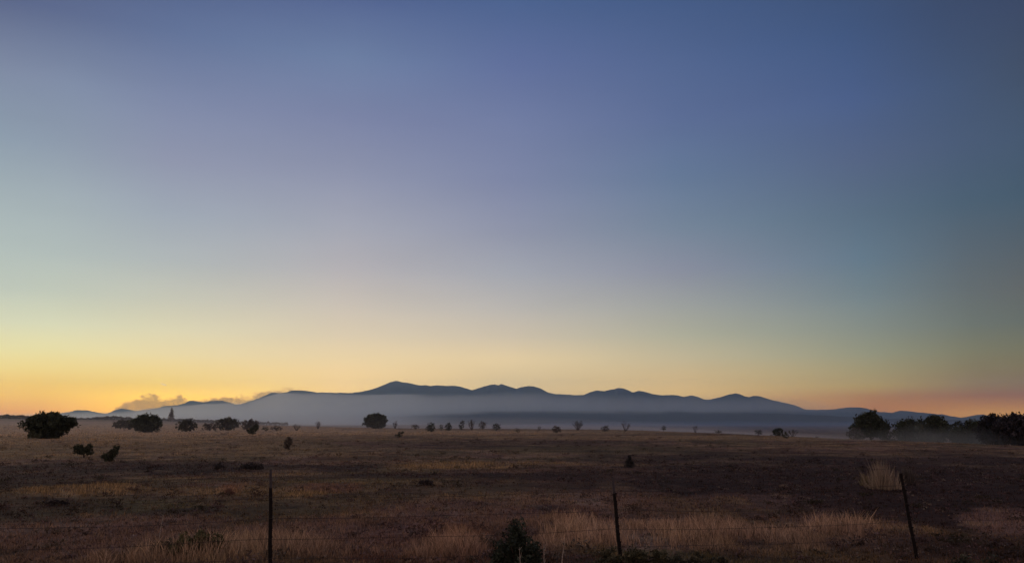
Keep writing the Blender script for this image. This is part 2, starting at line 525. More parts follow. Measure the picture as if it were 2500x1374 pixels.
def range_mesh(name, crest, dist, depth_front, depth_back, base, tone, label, rough=1.0, seed=0, n_r=60):
    pxs = np.arange(crest[0][0], crest[-1][0] + 1, 3.0)
    ys = np.interp(pxs, [c[0] for c in crest], [c[1] for c in crest])
    ys = ys + (fbm(pxs * 0.12, pxs * 0, seed + 70, 3) - 0.5) * 1.6
    azs, els = [], []
    for p, y in zip(pxs, ys):
        a, e = azel(p, y)
        azs.append(a); els.append(e)
    azs, els = np.array(azs), np.array(els)
    D = np.interp(pxs, [d[0] for d in dist], [d[1] for d in dist])
    t = np.concatenate([np.linspace(0, 1, n_r), 1 + np.linspace(0, 1, 14)[1:]])
    T, A = np.meshgrid(t, azs, indexing='ij')
    Dg = np.broadcast_to(D, T.shape)
    R = np.where(T <= 1, Dg - depth_front * (1 - T), Dg + depth_back * (T - 1))
    Hc = np.broadcast_to(EYE + D * np.tan(els) - base, T.shape)
    up = np.clip(T, 0, 1)
    x, y = R * np.sin(A), R * np.cos(A)
    k = 1.0 / (depth_front * 0.28)
    nz = np.abs(fbm(A * D.mean() * k * 1.2, R * k * 0.4, seed, 5) * 2 - 1)
    prof = up ** 1.25 * (1 - 0.55 * rough * np.clip(1.0 - nz * 2.2, 0, 1) * (1 - up ** 3))
    back = 1 - sstep(0, 1, np.clip(T - 1, 0, 1))
    Z = base + np.where(T <= 1, Hc * prof, Hc * back)
    n, m = T.shape
    v = np.stack([x.ravel(), y.ravel(), Z.ravel()], 1)
    i, j = np.meshgrid(np.arange(n - 1), np.arange(m - 1), indexing='ij')
    f = np.stack([i * m + j, i * m + j + 1, (i + 1) * m + j + 1, (i + 1) * m + j], -1).reshape(-1, 4)[:, ::-1]
    me = make_mesh(name, v, [f], material(name + " scrub", tone, noise=(0.004, 0.35)), smooth=True)
    return tag(link(name, me), label, "mountains" if name == "mountains" else "hills", kind="structure")


range_mesh("mountains", RIDGE, [(-900, 13500), (400, 13000), (620, 12000), (900, 11500), (1900, 11500), (2300, 12500), (3400, 13500)],
           3600, 1600, -16, (0.035, 0.04, 0.036), "long blue mountain ridge along the horizon", seed=11)
range_mesh("hills", [(800, 1034), (880, 1024), (950, 1018.5), (1080, 1011), (1160, 1004), (1300, 1003), (1450, 1002), (1600, 1004), (1750, 1006), (1900, 1009),
                     (2000, 1013), (2120, 1020), (2300, 1024), (2600, 1026), (3200, 1030)],
           [(700, 6600), (3200, 6600)], 1500, 1500, -20, (0.028, 0.032, 0.032), "dark low wooded foothills in front of the mountains", 0.4, seed=31)

# ------------------------------------------------------------------ smoke, mist, haze


def bank(name, px0, px1, y0, y1, step_px, step_y, r0, tau, density, color, label, cat, aniso=0.6):
    """closed lens of smoke: thickness along the line to the field = optical depth / density"""
    pxs, ys = np.arange(px0, px1 + 1, step_px), np.arange(y0, y1 + 0.1, step_y)
    PX, PY = np.meshgrid(pxs, ys)
    t = tau(PX, PY) / density + 0.5
    X, Y, Z = (PX - W / 2) / F, CP - SP * (H / 2 - PY) / F, SP + CP * (H / 2 - PY) / F
    hh = np.hypot(X, Y)
    ux, uy, uz = X / hh, Y / hh, Z / hh
    zc = EYE + r0 * uz
    vs = []
    for s in (-1, 1):
        r = r0 + s * t / 2
        vs.append(np.stack([ux * r, uy * r, zc], -1).reshape(-1, 3))
    n, m = PX.shape
    i, j = np.meshgrid(np.arange(n - 1), np.arange(m - 1), indexing='ij')
    q = np.stack([i * m + j, i * m + j + 1, (i + 1) * m + j + 1, (i + 1) * m + j], -1).reshape(-1, 4)
    off = n * m
    rim = np.concatenate([np.arange(m), np.arange(1, n) * m + m - 1, (n - 1) * m + np.arange(m - 2, -1, -1), np.arange(n - 2, 0, -1) * m])
    rn = np.roll(rim, -1)
    side = np.stack([rim, rim + off, rn + off, rn], 1)
    me = make_mesh(name, np.concatenate(vs), [q[:, ::-1], q + off, side], volume_material(name + " air", density, color, aniso))
    return tag(link(name, me), label, cat, kind="stuff")


def tau_smoke(px, py):
    wav = (fbm(px * 0.004, py * 0 + 3, 80) - 0.5) * 14 * sstep(500, 900, px) + (fbm(px * 0.02, py * 0.05, 83) - 0.5) * 8
    y = py + wav
    right = np.interp(px, [800, 1100, 1500, 2000, 2500], [1.7, .85, .55, .42, .34])
    top = np.interp(px, [0, 300, 450, 600, 680, 1000, 1900, 2100, 2500], [1006, 1000, 986, 974, 953, 951, 962, 985, 1000])
    band = sstep(0, 1, (y - top) / 38) * (1 - sstep(995, 1012, y + np.interp(px, [0, 1000, 2500], [-10, -2, 2])))
    low = sstep(0, 1, (y - top) / np.interp(px, [500, 700], [24, 42]))
    wl = sstep(1150, 800, px)
    t = right * band * (1 - wl) + wl * (1.5 * low) + 0.10 * low * (1 - wl)
    return t * sstep(1042, 1034, py) * sstep(-590, -300, px) * sstep(2890, 2700, px)


bank("smoke_bank", -600, 2900, 925, 1046, 20, 3, 4600, tau_smoke, 4.5e-4, (0.88, 0.95, 1.0),
     "long flat layer of pale smoke lying along the mountain foot", "smoke")

PL_TOP = [(255, 1006), (268, 1003), (280, 994), (290, 990), (300, 983), (310, 980), (322, 974), (332, 973), (345, 963), (352, 960), (365, 957), (378, 959), (386, 968), (395, 973), (405, 974),
          (418, 968), (430, 964), (440, 963), (448, 968), (460, 975), (478, 976), (490, 970), (502, 969), (512, 974), (524, 967), (540, 963), (552, 962), (562, 970),
          (575, 967), (590, 961), (605, 962), (620, 963), (640, 956), (660, 950), (690, 946), (720, 944), (745, 947), (770, 953), (800, 962)]


def tau_plume(px, py):
    top = np.interp(px, [p[0] for p in PL_TOP], [p[1] for p in PL_TOP])
    n = fbm(px * 0.075, py * 0.12, 91, 5)
    d = (py - top - 0.5) / np.interp(px, [260, 330, 500, 700], [6, 14, 12, 12]) + (n - 0.5) * 2.2
    k = np.interp(px, [255, 275, 300, 450, 560, 650, 780, 800], [0, .9, 1.15, 1.15, 1.15, .9, .3, 0])
    return k * sstep(-0.05, 1.0, d) * (0.55 + 0.9 * n)


bank("smoke_plume", 250, 806, 935, 1022, 4, 2, 15100, tau_plume, 2.5e-3, (0.62, 0.36, 0.17),
     "brown wildfire smoke plume drifting right over the left ridge", "smoke", 0.5)


def mist(name, px0, px1, r0, r1, top_of_r, density, color, label):
    azs = np.linspace(azel(px0, 1040)[0], azel(px1, 1040)[0], 60)
    rs = np.exp(np.linspace(math.log(r0), math.log(r1), 30))
    A, R = np.meshgrid(azs, rs)
    u = (A - azs[0]) / (azs[-1] - azs[0])
    X, Y = R * np.sin(A), R * np.cos(A)
    t = (np.log(R) - math.log(r0)) / (math.log(r1) - math.log(r0))
    edge = sstep(0, 0.18, u) * sstep(1, 0.45, u) if name == 'mist' else sstep(0, .3, u) * sstep(1, .9, u)
    gz = ground_z(X, Y)
    top = gz + 0.02 + (np.maximum(top_of_r(R, t) - gz, 0.0)) * edge * (0.75 + 0.5 * fbm(X / (r0 * .3), Y / (r0 * .3), 61, 3))
    n, m = A.shape
    vt = np.stack([X, Y, top], -1).reshape(-1, 3)
    vb = np.stack([X, Y, gz - 1.0], -1).reshape(-1, 3)
    i, j = np.meshgrid(np.arange(n - 1), np.arange(m - 1), indexing='ij')
    q = np.stack([i * m + j, i * m + j + 1, (i + 1) * m + j + 1, (i + 1) * m + j], -1).reshape(-1, 4)
    off = n * m
    rim = np.concatenate([np.arange(m), np.arange(1, n) * m + m - 1, (n - 1) * m + np.arange(m - 2, -1, -1), np.arange(n - 2, 0, -1) * m])
    rn = np.roll(rim, -1)
    side = np.stack([rim, rim + off, rn + off, rn], 1)
    me = make_mesh(name, np.concatenate([vt, vb]), [q, (q + off)[:, ::-1], side], volume_material(name + " air", density, color))
    return tag(link(name, me), label, "mist", kind="stuff")


mist("mist", -900, 2700, 72, 1000, lambda R, t: -0.6 + 4.4 * np.sin(np.pi * np.clip(t, 0, 1)) ** 1.2, 0.6e-3, (0.74, 0.72, 0.72),
     "thin pinkish mist lying over the far edge of the field")


mist("valley_mist", 900, 3600, 750, 4200, lambda R, t: -13 + 16.0 * np.sin(np.pi * np.clip(t, 0, 1)) ** .7, 2.6e-4, (0.28, 0.38, 0.56),
     "bluish mist filling the low basin before the foothills")


def tau_low(px, py):
    n = fbm(px * .012, py * .03, 66, 3)
    return 0.42 * sstep(1034, 1078, py + (n - .5) * 26) * sstep(1930, 2120, px) * sstep(2660, 2420, px) * (.7 + .6 * n)


bank("ground_mist", 1900, 2680, 1016, 1092, 12, 2, 92, tau_low, .032, (0.42, 0.44, 0.40),
     "low grey mist hiding the feet of the trees at right", "mist", .2)

# ------------------------------------------------------------------ plants
leaf_dark = material("juniper leaf", attr=True, rough=0.8, translucent=0.15)
bark = material("bark", (0.07, 0.052, 0.04), noise=(14, 0.4))


def tube_parts(pts, rad, k=6):
    pts = [Vector(p) for p in pts]
    vs, fs = [], []
    for i, p in enumerate(pts):
        d = (pts[min(i + 1, len(pts) - 1)] - pts[max(i - 1, 0)]).normalized()
        a = d.cross(Vector((0, 1, 0.01)))
        if a.length < 1e-3: a = d.cross(Vector((1, 0, 0)))
        a.normalize(); b = d.cross(a)
        for q in range(k):
            t = 2 * math.pi * q / k
            vs.append(p + (a * math.cos(t) + b * math.sin(t)) * rad[i])
    for i in range(len(pts) - 1):
        for q in range(k):
            fs.append((i * k + q, i * k + (q + 1) % k, (i + 1) * k + (q + 1) % k, (i + 1) * k + q))
    return vs, fs


class MB:
    def __init__(s): s.v, s.f = [], []
    def add(s, v, f):
        o = len(s.v)
        s.v += [tuple(p) for p in v]
        s.f += [tuple(i + o for i in q) for q in f]
    def tube(s, pts, rad, k=6): s.add(*tube_parts(pts, rad, k))
    def box(s, c, h, rot=None):
        vs = [Vector((sx * h[0], sy * h[1], sz * h[2])) for sz in (-1, 1) for sx, sy in ((-1, -1), (1, -1), (1, 1), (-1, 1))]
        if rot is not None: vs = [rot @ p for p in vs]
        s.add([p + Vector(c) for p in vs], [(3, 2, 1, 0), (4, 5, 6, 7), (0, 1, 5, 4), (1, 2, 6, 5), (2, 3, 7, 6), (3, 0, 4, 7)])
    def build(s, name, mat, parent=None, smooth=False):
        me = bpy.data.meshes.new(name)
        me.from_pydata(s.v, [], s.f)
        me.materials.append(mat)
        if smooth:
            for p in me.polygons: p.use_smooth = True
        return link(name, me, parent)


def leaf_cloud(centres, radii, leaf, tone, rng, flat=0.9):
    """leaf sprays: each centre gets little diamond faces; returns verts, quads, colours"""
    n = len(centres)
    off = rng.normal(size=(n, 3))
    off /= np.linalg.norm(off, axis=1, keepdims=True)
    p = centres + off * radii[:, None] * rng.random(n)[:, None] ** 0.5
    d = rng.normal(size=(n, 3)); d[:, 2] = np.abs(d[:, 2]) * 1.3
    d += off * 0.8
    d /= np.linalg.norm(d, axis=1, keepdims=True)
    s = np.cross(d, rng.normal(size=(n, 3)))
    s /= np.linalg.norm(s, axis=1, keepdims=True) + 1e-9
    L_ = leaf * rng.uniform(0.6, 1.5, n)[:, None]
    wd = L_ * flat * 0.35
    v = np.stack([p - d * L_ * .5, p + s * wd, p + d * L_ * .5, p - s * wd], 1).reshape(-1, 3)
    f = np.arange(n * 4).reshape(n, 4)
    c = np.repeat(np.array(tone)[None] * rng.uniform(0.55, 1.5, (n, 1)), 4, 0)
    return v, f, c


def crown_mesh(w, h, lobes, n, leaf, tone, seed, low=0.06, ragged=0.13):
    """w,h real size; lobes: (cx, cz, rx, rz) in units of w and h, depth like rx"""
    rng = np.random.default_rng(seed)
    tot = sum(l[2] * l[3] for l in lobes)
    V, Fc, C, o = [], [], [], 0
    for (cx, cz, rx, rz) in lobes:
        cx, rx, rz = cx * .93, rx * .9, rz * .95
        m = max(int(n * rx * rz / tot), 40)
        k = max(m // 22, 12)                       # sprays
        u = rng.normal(size=(k, 3)); u /= np.linalg.norm(u, axis=1, keepdims=True)
        rad = rng.random(k) ** 0.33
        rad = rad * (1 + rng.normal(0, ragged, k))
        cc = np.stack([cx * w + u[:, 0] * rx * w * rad, u[:, 1] * rx * w * 0.85 * rad + rng.normal(0, .03 * w, k), cz * h + u[:, 2] * rz * h * rad], 1)
        cc[:, 2] = np.maximum(cc[:, 2], low * h + rng.random(k) * 0.05 * h)
        tn = rng.uniform(0.6, 1.45, k)
        pick = rng.integers(0, k, m)
        sr = rng.uniform(0.07, 0.15, k) * min(w, h)
        v, f, c = leaf_cloud(cc[pick], sr[pick], leaf, tone, rng)
        c *= np.repeat(tn[pick], 4)[:, None]
        V.append(v); Fc.append(f + o); C.append(c); o += len(v)
    return np.concatenate(V), np.concatenate(Fc), np.concatenate(C)


LOBES = {
    'sprig': [(-.36, .26, .11, .24), (-.24, .44, .11, .36), (-.1, .52, .12, .44), (.03, .56, .12, .42), (.15, .5, .12, .40), (.27, .38, .11, .30), (.4, .18, .12, .16), (0, .2, .3, .2), (-.02, .84, .05, .15)],
    'sprawl': [(-.42, .3, .12, .26), (-.28, .5, .14, .4), (-.12, .38, .14, .34), (.02, .55, .13, .42), (.16, .4, .15, .34), (.3, .52, .12, .36), (.42, .3, .12, .28), (0, .2, .42, .2)],
    'round': [(0, .5, .40, .42), (-.22, .42, .26, .32), (.24, .45, .25, .34), (0, .72, .30, .24), (-.1, .2, .3, .2), (.15, .2, .28, .18)],
    'dome': [(0, .50, .40, .47), (0, .74, .30, .27), (-.28, .50, .22, .34), (.29, .46, .21, .36), (-.1, .74, .26, .22), (.14, .72, .25, .22), (0, .2, .36, .18)],
    'mush': [(0, .58, .36, .42), (.02, .8, .27, .22), (-.02, .25, .3, .22), (-.3, .52, .20, .22), (.28, .56, .22, .28), (-.08, .78, .26, .2), (.1, .22, .22, .2), (-.16, .18, .2, .16)],
    'twin': [(-.28, .40, .24, .32), (.15, .55, .28, .38), (.34, .5, .17, .38), (-.05, .35, .3, .3), (.22, .75, .22, .2)],
    'heart': [(-.22, .6, .24, .34), (.2, .58, .22, .36), (0, .4, .26, .26), (-.26, .78, .15, .18), (.22, .84, .13, .14)],
    'spire': [(0, .2, .42, .2), (0, .42, .32, .24), (0, .62, .22, .2), (0, .82, .13, .16), (0, .95, .06, .08)],
    'tall': [(-.1, .55, .26, .4), (.2, .62, .2, .36), (-.26, .4, .17, .28), (.05, .85, .16, .16), (0, .2, .3, .2)],
    'flat': [(-.3, .45, .22, .38), (0, .5, .3, .42), (.3, .42, .2, .36), (.1, .35, .35, .3)],
    'lean': [(-.1, .3, .3, .26), (.12, .58, .26, .3), (.24, .8, .18, .18), (-.34, .35, .13, .16), (0, .12, .2, .14)],
}
JUN = (0.042, 0.046, 0.025)
OAK = (0.058, 0.054, 0.034)
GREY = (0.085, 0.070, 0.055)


def trunk_mesh(w, h, spread, seed, r=None):
    rng = random.Random(seed)
    b = MB()
    r = r or max(w, h) * 0.035
    b.tube([(0, 0, -0.08 * h), (0.01 * w, 0, 0.12 * h), (-.01 * w, .01 * w, .32 * h), (0.02 * w, 0, .6 * h)], [r * 1.3, r, r * .75, r * .3])
    for k in range(6):
        a = k * 1.05 + rng.random()
        z0 = (.1 + .06 * k) * h
        d = Vector((math.cos(a), math.sin(a) * .8, 0)) * spread * w * rng.uniform(.7, 1)
        b.tube([(0, 0, z0), tuple(d * .5 + Vector((0, 0, z0 + .15 * h))), tuple(d + Vector((0, 0, z0 + rng.uniform(.25, .42) * h)))], [r * .55, r * .38, r * .12], 5)
    return b


COUNT = [0]


def plant(name, px0, px1, ytop, ybase, shape, label, tone=JUN, cat="tree", r=None, n=3000, leaf=None, group=None, trunk="trunk", low=0.06, crown="crown", ragged=.13):
    COUNT[0] += 1
    seed = COUNT[0] * 13 + 5
    pxc = (px0 + px1) / 2
    if r is None:
        hit = ground_hit(pxc, ybase)
        if hit is None:
            raise RuntimeError("no ground for %s %s" % (name, (pxc, ybase)))
        x, y, z, r = hit
    else:
        a = azel(pxc, ybase)[0]
        x, y = r * math.sin(a), r * math.cos(a)
        z = float(ground_z(x, y))
    dx, dy, dz = ray(pxc, ytop)
    h = EYE + dz / math.hypot(dx, dy) * r - z
    w = (px1 - px0) / FH * r * 1.07
    root = bpy.data.objects.new(name, None)
    root.empty_display_size = 0.2
    COL.objects.link(root)
    root.location = (x, y, z - 0.02)
    root.rotation_euler = (0, 0, -math.atan2(x, y))
    tag(root, label, cat, group)
    leaf = leaf or max(0.06 * math.sqrt(w * h), 0.03)
    n = int(n * 1.5)
    v, f, c = crown_mesh(w, h, LOBES[shape], n, leaf, tone, seed, low, ragged)
    link(crown, make_mesh(crown, v, [f], leaf_dark, c), root)
    trunk_mesh(w, h, .3, seed).build(trunk, bark, root, True)
    return root


def bare(name, px0, px1, ytop, ybase, label, r=None, n=14, leaves=250, cat="shrub", group=None, tone=OAK, thick=1.0):
    """open shrub of thin upright limbs with sparse sprays of leaves"""
    COUNT[0] += 1
    rng = random.Random(COUNT[0] * 7)
    pxc = (px0 + px1) / 2
    if r is None:
        x, y, z, r = ground_hit(pxc, ybase)
    else:
        a = azel(pxc, ybase)[0]
        x, y = r * math.sin(a), r * math.cos(a)
        z = float(ground_z(x, y))
    dx, dy, dz = ray(pxc, ytop)
    h = EYE + dz / math.hypot(dx, dy) * r - z
    w = (px1 - px0) / FH * r
    root = bpy.data.objects.new(name, None)
    root.empty_display_size = 0.2
    COL.objects.link(root)
    root.location = (x, y, z - 0.02)
    root.rotation_euler = (0, 0, -math.atan2(x, y))
    tag(root, label, cat, group)
    b = MB()
    ends = []
    for k in range(n):
        a = rng.uniform(0, 6.28)
        s = rng.random() ** .5 * .48 * w
        hh = h * rng.uniform(.6, 1.0) * (1 - .35 * (s / (.5 * w)) ** 2)
        tip = Vector((math.cos(a) * s, math.sin(a) * s * .8, hh))
        mid = tip * .55 + Vector((rng.uniform(-.05, .05) * w, 0, -.04 * h))
        rr = 0.016 * h * thick
        b.tube([(0, 0, -.05 * h), tuple(mid), tuple(tip)], [rr * 1.3, rr * .8, rr * .25], 4)
        ends += [(tip, .07), (mid * .3 + tip * .7, .09)]
        for q in range(2):
            t2 = mid + (tip - mid) * rng.uniform(.2, .6) + Vector((rng.uniform(-.16, .16) * w, rng.uniform(-.1, .1) * w, rng.uniform(.08, .2) * h))
            t2.z = min(t2.z, h)
            b.tube([tuple(mid), tuple(t2)], [rr * .5, rr * .2], 3)
            ends.append((t2, .08))
    b.build("branches", bark, root)
    r2 = np.random.default_rng(COUNT[0])
    pick = r2.integers(0, len(ends), leaves)
    cc = np.array([tuple(ends[i][0]) for i in pick])
    sr = np.array([ends[i][1] for i in pick]) * h
    v, f, c = leaf_cloud(cc, sr, 0.05 * h, tone, r2)
    link("foliage", make_mesh("foliage", v, [f], leaf_dark, c), root)
    return root


G1 = "dark round junipers standing in the grassland"
G2 = "small shrubs along the far edge of the field"
G3 = "dark trees in the mist at the right edge"
plant("juniper_tree", 66, 170, 1006, 1070, 'mush', "largest dark round juniper at far left, crown touching the orange sky", n=9000, group=G1)
plant("juniper_shrub", 182, 226, 1082, 1117, 'heart', "small dark shrub with a notched two-lobed top, left one of the near pair", cat="shrub", n=2600, group="two small dark shrubs side by side on the left")
plant("juniper_shrub", 250, 289, 1085, 1126, 'lean', "small dark upright shrub leaning right, right one of the near pair", cat="shrub", n=2600, group="two small dark shrubs side by side on the left")
plant("juniper_tree", 283, 348, 1019, 1048, 'flat', "low flat-topped juniper joined to the left of a larger one", n=3500, group=G1, tone=OAK)
plant("juniper_tree", 322, 390, 1011, 1055, 'dome', "bushy juniper with a jagged top, right of the low flat-topped one", n=6000, group=G1)
plant("conifer_tree", 408, 426, 996, 1030, 'spire', "pale hazy pointed conifer rising alone against the left ridge", r=980, n=1800, tone=(.22, .20, .165))  # leaf tone lightened so the fading by haze is painted into it
plant("juniper_tree", 430, 479, 1023, 1053, 'dome', "small rounded juniper right below the pointed conifer", n=3000, group=G1, tone=OAK)
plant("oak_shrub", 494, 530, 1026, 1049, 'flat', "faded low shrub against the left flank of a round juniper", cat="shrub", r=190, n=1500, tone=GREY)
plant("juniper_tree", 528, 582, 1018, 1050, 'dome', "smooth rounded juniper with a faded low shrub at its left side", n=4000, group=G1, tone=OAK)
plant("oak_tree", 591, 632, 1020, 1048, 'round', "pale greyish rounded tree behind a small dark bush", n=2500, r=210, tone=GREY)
plant("juniper_shrub", 601, 633, 1034, 1060, 'lean', "small dark bush in front of the pale greyish tree", cat="shrub", n=2200)
plant("oak_shrub", 638, 656, 1036, 1049, 'flat', "tiny low shrub just right of the pale greyish tree", cat="shrub", r=180, n=600, group=G2)
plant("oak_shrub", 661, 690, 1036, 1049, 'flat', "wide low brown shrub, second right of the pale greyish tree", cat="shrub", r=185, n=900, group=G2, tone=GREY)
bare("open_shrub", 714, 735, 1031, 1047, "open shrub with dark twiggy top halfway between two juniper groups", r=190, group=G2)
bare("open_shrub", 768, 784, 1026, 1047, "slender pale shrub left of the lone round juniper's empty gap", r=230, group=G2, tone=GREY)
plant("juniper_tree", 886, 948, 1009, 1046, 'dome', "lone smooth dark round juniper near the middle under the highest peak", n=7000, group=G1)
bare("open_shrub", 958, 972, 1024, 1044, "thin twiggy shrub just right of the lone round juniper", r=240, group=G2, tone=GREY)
plant("oak_shrub", 962, 988, 1051, 1067, 'lean', "small dark bush in front of the field edge below the highest peak", cat="shrub", n=900)
plant("oak_shrub", 690, 716, 1064, 1098, 'tall', "faint grey-brown upright shrub alone in open grass above the left fence post", cat="shrub", n=1500, tone=GREY)
plant("oak_shrub", 1004, 1024, 1031, 1046, 'flat', "low brown shrub, first in the row of small shrubs right of the lone juniper", cat="shrub", r=205, n=700, group=G2, tone=GREY)
plant("oak_shrub", 1038, 1064, 1030, 1054, 'round', "brown rounded shrub, leftmost full one of the central row", cat="shrub", n=1400, group=G2)
plant("oak_shrub", 1070, 1084, 1033, 1048, 'round', "smallest greenish shrub between two rounded brown ones", cat="shrub", r=190, n=500, group=G2)
plant("oak_shrub", 1085, 1104, 1029, 1051, 'round', "dark purplish compact shrub in the central row", cat="shrub", n=1400, group=G2)
plant("oak_tree", 1118, 1136, 1026, 1047, 'tall', "greenish small tree right of the compact purplish shrub", r=200, n=900, group=G2)
bare("open_shrub", 1142, 1162, 1020, 1047, "tallest shrub of the central row with one spike on top", r=200, n=16, group=G2)
plant("oak_tree", 1166, 1190, 1027, 1046, 'mush', "wide pinkish faded crown right of the spiked shrub", r=215, n=900, group=G2, tone=GREY)
plant("oak_shrub", 1200, 1224, 1032, 1050, 'dome', "squat olive shrub ending the central row at right", cat="shrub", r=180, n=1000, group=G2)
plant("oak_shrub", 1255, 1270, 1042, 1050, 'flat', "dark tuft sitting on the field edge right of the squat olive shrub", cat="shrub", r=150, n=400, group=G2)
bare("open_shrub", 1310, 1322, 1036, 1050, "thin faint shrub on the bare stretch of the field edge", r=190, group=G2, leaves=80)
plant("oak_shrub", 1345, 1372, 1037, 1056, 'round', "rounded brown shrub left of the forked open shrub", cat="shrub", n=1200, group=G2, tone=GREY)
bare("open_shrub", 1396, 1424, 1022, 1049, "forked open shrub with many upright limbs above the dark foothills", r=190, n=18, leaves=420, group=G2)
plant("oak_shrub", 1466, 1488, 1036, 1053, 'round', "grey-purple rounded shrub right of the forked open shrub", cat="shrub", n=1000, group=G2, tone=GREY)
bare("open_shrub", 1513, 1540, 1026, 1053, "airy see-through shrub directly above the right fence post", r=170, n=12, leaves=150, group=G2)
plant("oak_shrub", 1613, 1628, 1036, 1050, 'round', "small solid dark shrub with a stalk, first right of the airy one", cat="shrub", r=180, n=500, group=G2, low=.3)
bare("open_shrub", 1690, 1704, 1035, 1055, "narrow shrub with a flat dark top on a thin stem", r=165, n=7, leaves=160, group=G2)
plant("oak_shrub", 1744, 1764, 1047, 1060, 'flat', "faint low shrub in the mist left of the pale misty bushes", cat="shrub", r=150, n=500, group=G2)
plant("oak_shrub", 1843, 1862, 1044, 1064, 'flat', "faint flat shrub in mist before the dark wide cluster", cat="shrub", r=130, n=500, group=G2)
plant("oak_tree", 1882, 1922, 1043, 1068, 'dome', "wide greenish misty bush, left part of the pair", r=135, n=1500, group="misty pair of bushes right of centre")
bare("open_shrub", 1922, 1948, 1044, 1070, "dark twiggy misty bush, right part of the pair", r=125, n=14, leaves=350, group="misty pair of bushes right of centre")
plant("oak_shrub", 1910, 1928, 1056, 1070, 'round', "small dark bush low in front of the misty pair", cat="shrub", n=700)
plant("oak_shrub", 1521, 1554, 1110, 1140, 'spire', "dark cone-shaped bush alone in the open dark grass above the right fence post", cat="shrub", n=2600, tone=(.035, .032, .028))
# trees in the mist at right
plant("oak_tree", 2086, 2166, 1007, 1076, 'mush', "broad dark tree with an umbrella crown over pale mist", r=118, n=7000, group=G3, low=.3)
plant("oak_shrub", 2070, 2112, 1040, 1076, 'round', "low skirt bush at the left foot of the umbrella-crowned tree", cat="shrub", r=116, n=1500, tone=GREY)
plant("oak_shrub", 2150, 2182, 1032, 1076, 'tall', "ragged bush at the right foot of the umbrella-crowned tree", cat="shrub", r=114, n=1500)
plant("oak_tree", 2186, 2262, 1022, 1080, 'dome', "low rounded dark tree, left side of the joined dark clump", r=112, n=5000, group=G3)
plant("oak_tree", 2244, 2316, 1013, 1080, 'tall', "taller dark tree with a humped top in the joined dark clump", r=110, n=6000, group=G3)
plant("oak_tree", 2312, 2372, 1026, 1082, 'flat', "lower dark tree between the humped one and the peaked one", r=108, n=3500, group=G3)
plant("oak_tree", 2350, 2404, 1020, 1082, 'round', "dark tree with a small peaked top left of the big black trees", r=108, n=3500, group=G3)
plant("oak_tree", 2396, 2462, 1013, 1084, 'dome', "big black tree, left of the two at the right edge", r=92, n=7000, group=G3, tone=(.035, .03, .03))
plant("oak_tree", 2440, 2540, 1010, 1086, 'dome', "big black tree cut by the right edge of the view", r=90, n=8000, group=G3, tone=(.035, .03, .03))
# foreground plants
plant("juniper_bush", 1186, 1336, 1278, 1405, 'sprig', "dark green upright bush in the middle foreground beside pale dry grass", cat="bush", r=9.6, n=5600, leaf=.035, tone=(.032, .038, .024), ragged=.45)
plant("scrub_bush", 372, 440, 1308, 1362, 'sprawl', "dark low bush, left part of the olive scrub by the left fence post", cat="bush", n=3500, leaf=.03, tone=(.05, .045, .03))
plant("scrub_bush", 425, 545, 1288, 1360, 'sprawl', "olive sprawling bush between a dark low bush and the left fence post", cat="bush", n=7000, leaf=.03, tone=(.085, .08, .035))
plant("scrub_bush", 1450, 1650, 1326, 1425, 'sprawl', "dark olive bush along the bottom edge under the right fence post", cat="bush", r=10.2, n=7000, leaf=.03, tone=(.065, .058, .03))
plant("scrub_bush", 1620, 1790, 1344, 1425, 'sprawl', "dark bush along the bottom edge right of the one under the fence post", cat="bush", r=10.2, n=7000, leaf=.03, tone=(.05, .045, .026))
plant("scrub_bush", 2330, 2520, 1345, 1430, 'sprawl', "dark greenish bush in the bottom right corner", cat="bush", r=10.2, n=6000, leaf=.03, tone=(.05, .05, .03))
plant("scrub_bush", 584, 643, 1124, 1146, 'flat', "wide dark low bush above and left of the left fence post", cat="bush", n=2500, tone=(.045, .038, .034))
plant("scrub_bush", 518, 548, 1128, 1146, 'round', "small dark low bush left of the wide dark one", cat="bush", n=1200, tone=(.045, .038, .034))
plant("scrub_bush", 1022, 1060, 1166, 1184, 'round', "dark clump between two small straw-coloured grass tufts", cat="bush", n=1200, tone=(.05, .04, .038))
plant("scrub_bush", 110, 165, 1214, 1232, 'flat', "dark low clump below the tan grass strip at left", cat="bush", n=1500, tone=(.05, .04, .038))


def woodland(name, crest, r, label, seed, tone):
    """far-off trees that read as one mass: many leaf clumps along a ridge line"""
    rng = np.random.default_rng(seed)
    V, Fc, C, o = [], [], [], 0
    xs = [c[0] for c in crest]; ys = [c[1] for c in crest]
    px = xs[0]
    while px < xs[-1]:
        wpx = rng.uniform(5, 13)
        yt = np.interp(px, xs, ys) + rng.uniform(-1.5, 2.5)
        a = azel(px, yt)[0]
        rr = r * rng.uniform(.93, 1.07)
        x, y = rr * math.sin(a), rr * math.cos(a)
        gz = float(ground_z(x, y))
        dx, dy, dz = ray(px, yt)
        zt = EYE + dz / math.hypot(dx, dy) * rr
        h = max(zt - gz, 2)
        w = wpx / FH * rr * 1.3
        v, f, c = crown_mesh(w, h, LOBES['dome'], 220, w * .16, tone, int(rng.integers(1e6)), .02)
        v = v + np.array([x, y, gz])
        V.append(v); Fc.append(f + o); C.append(c); o += len(v)
        px += wpx * .7
    tag(link(name, make_mesh(name, np.concatenate(V), [np.concatenate(Fc)], leaf_dark, np.concatenate(C))), label, "woodland", kind="stuff")


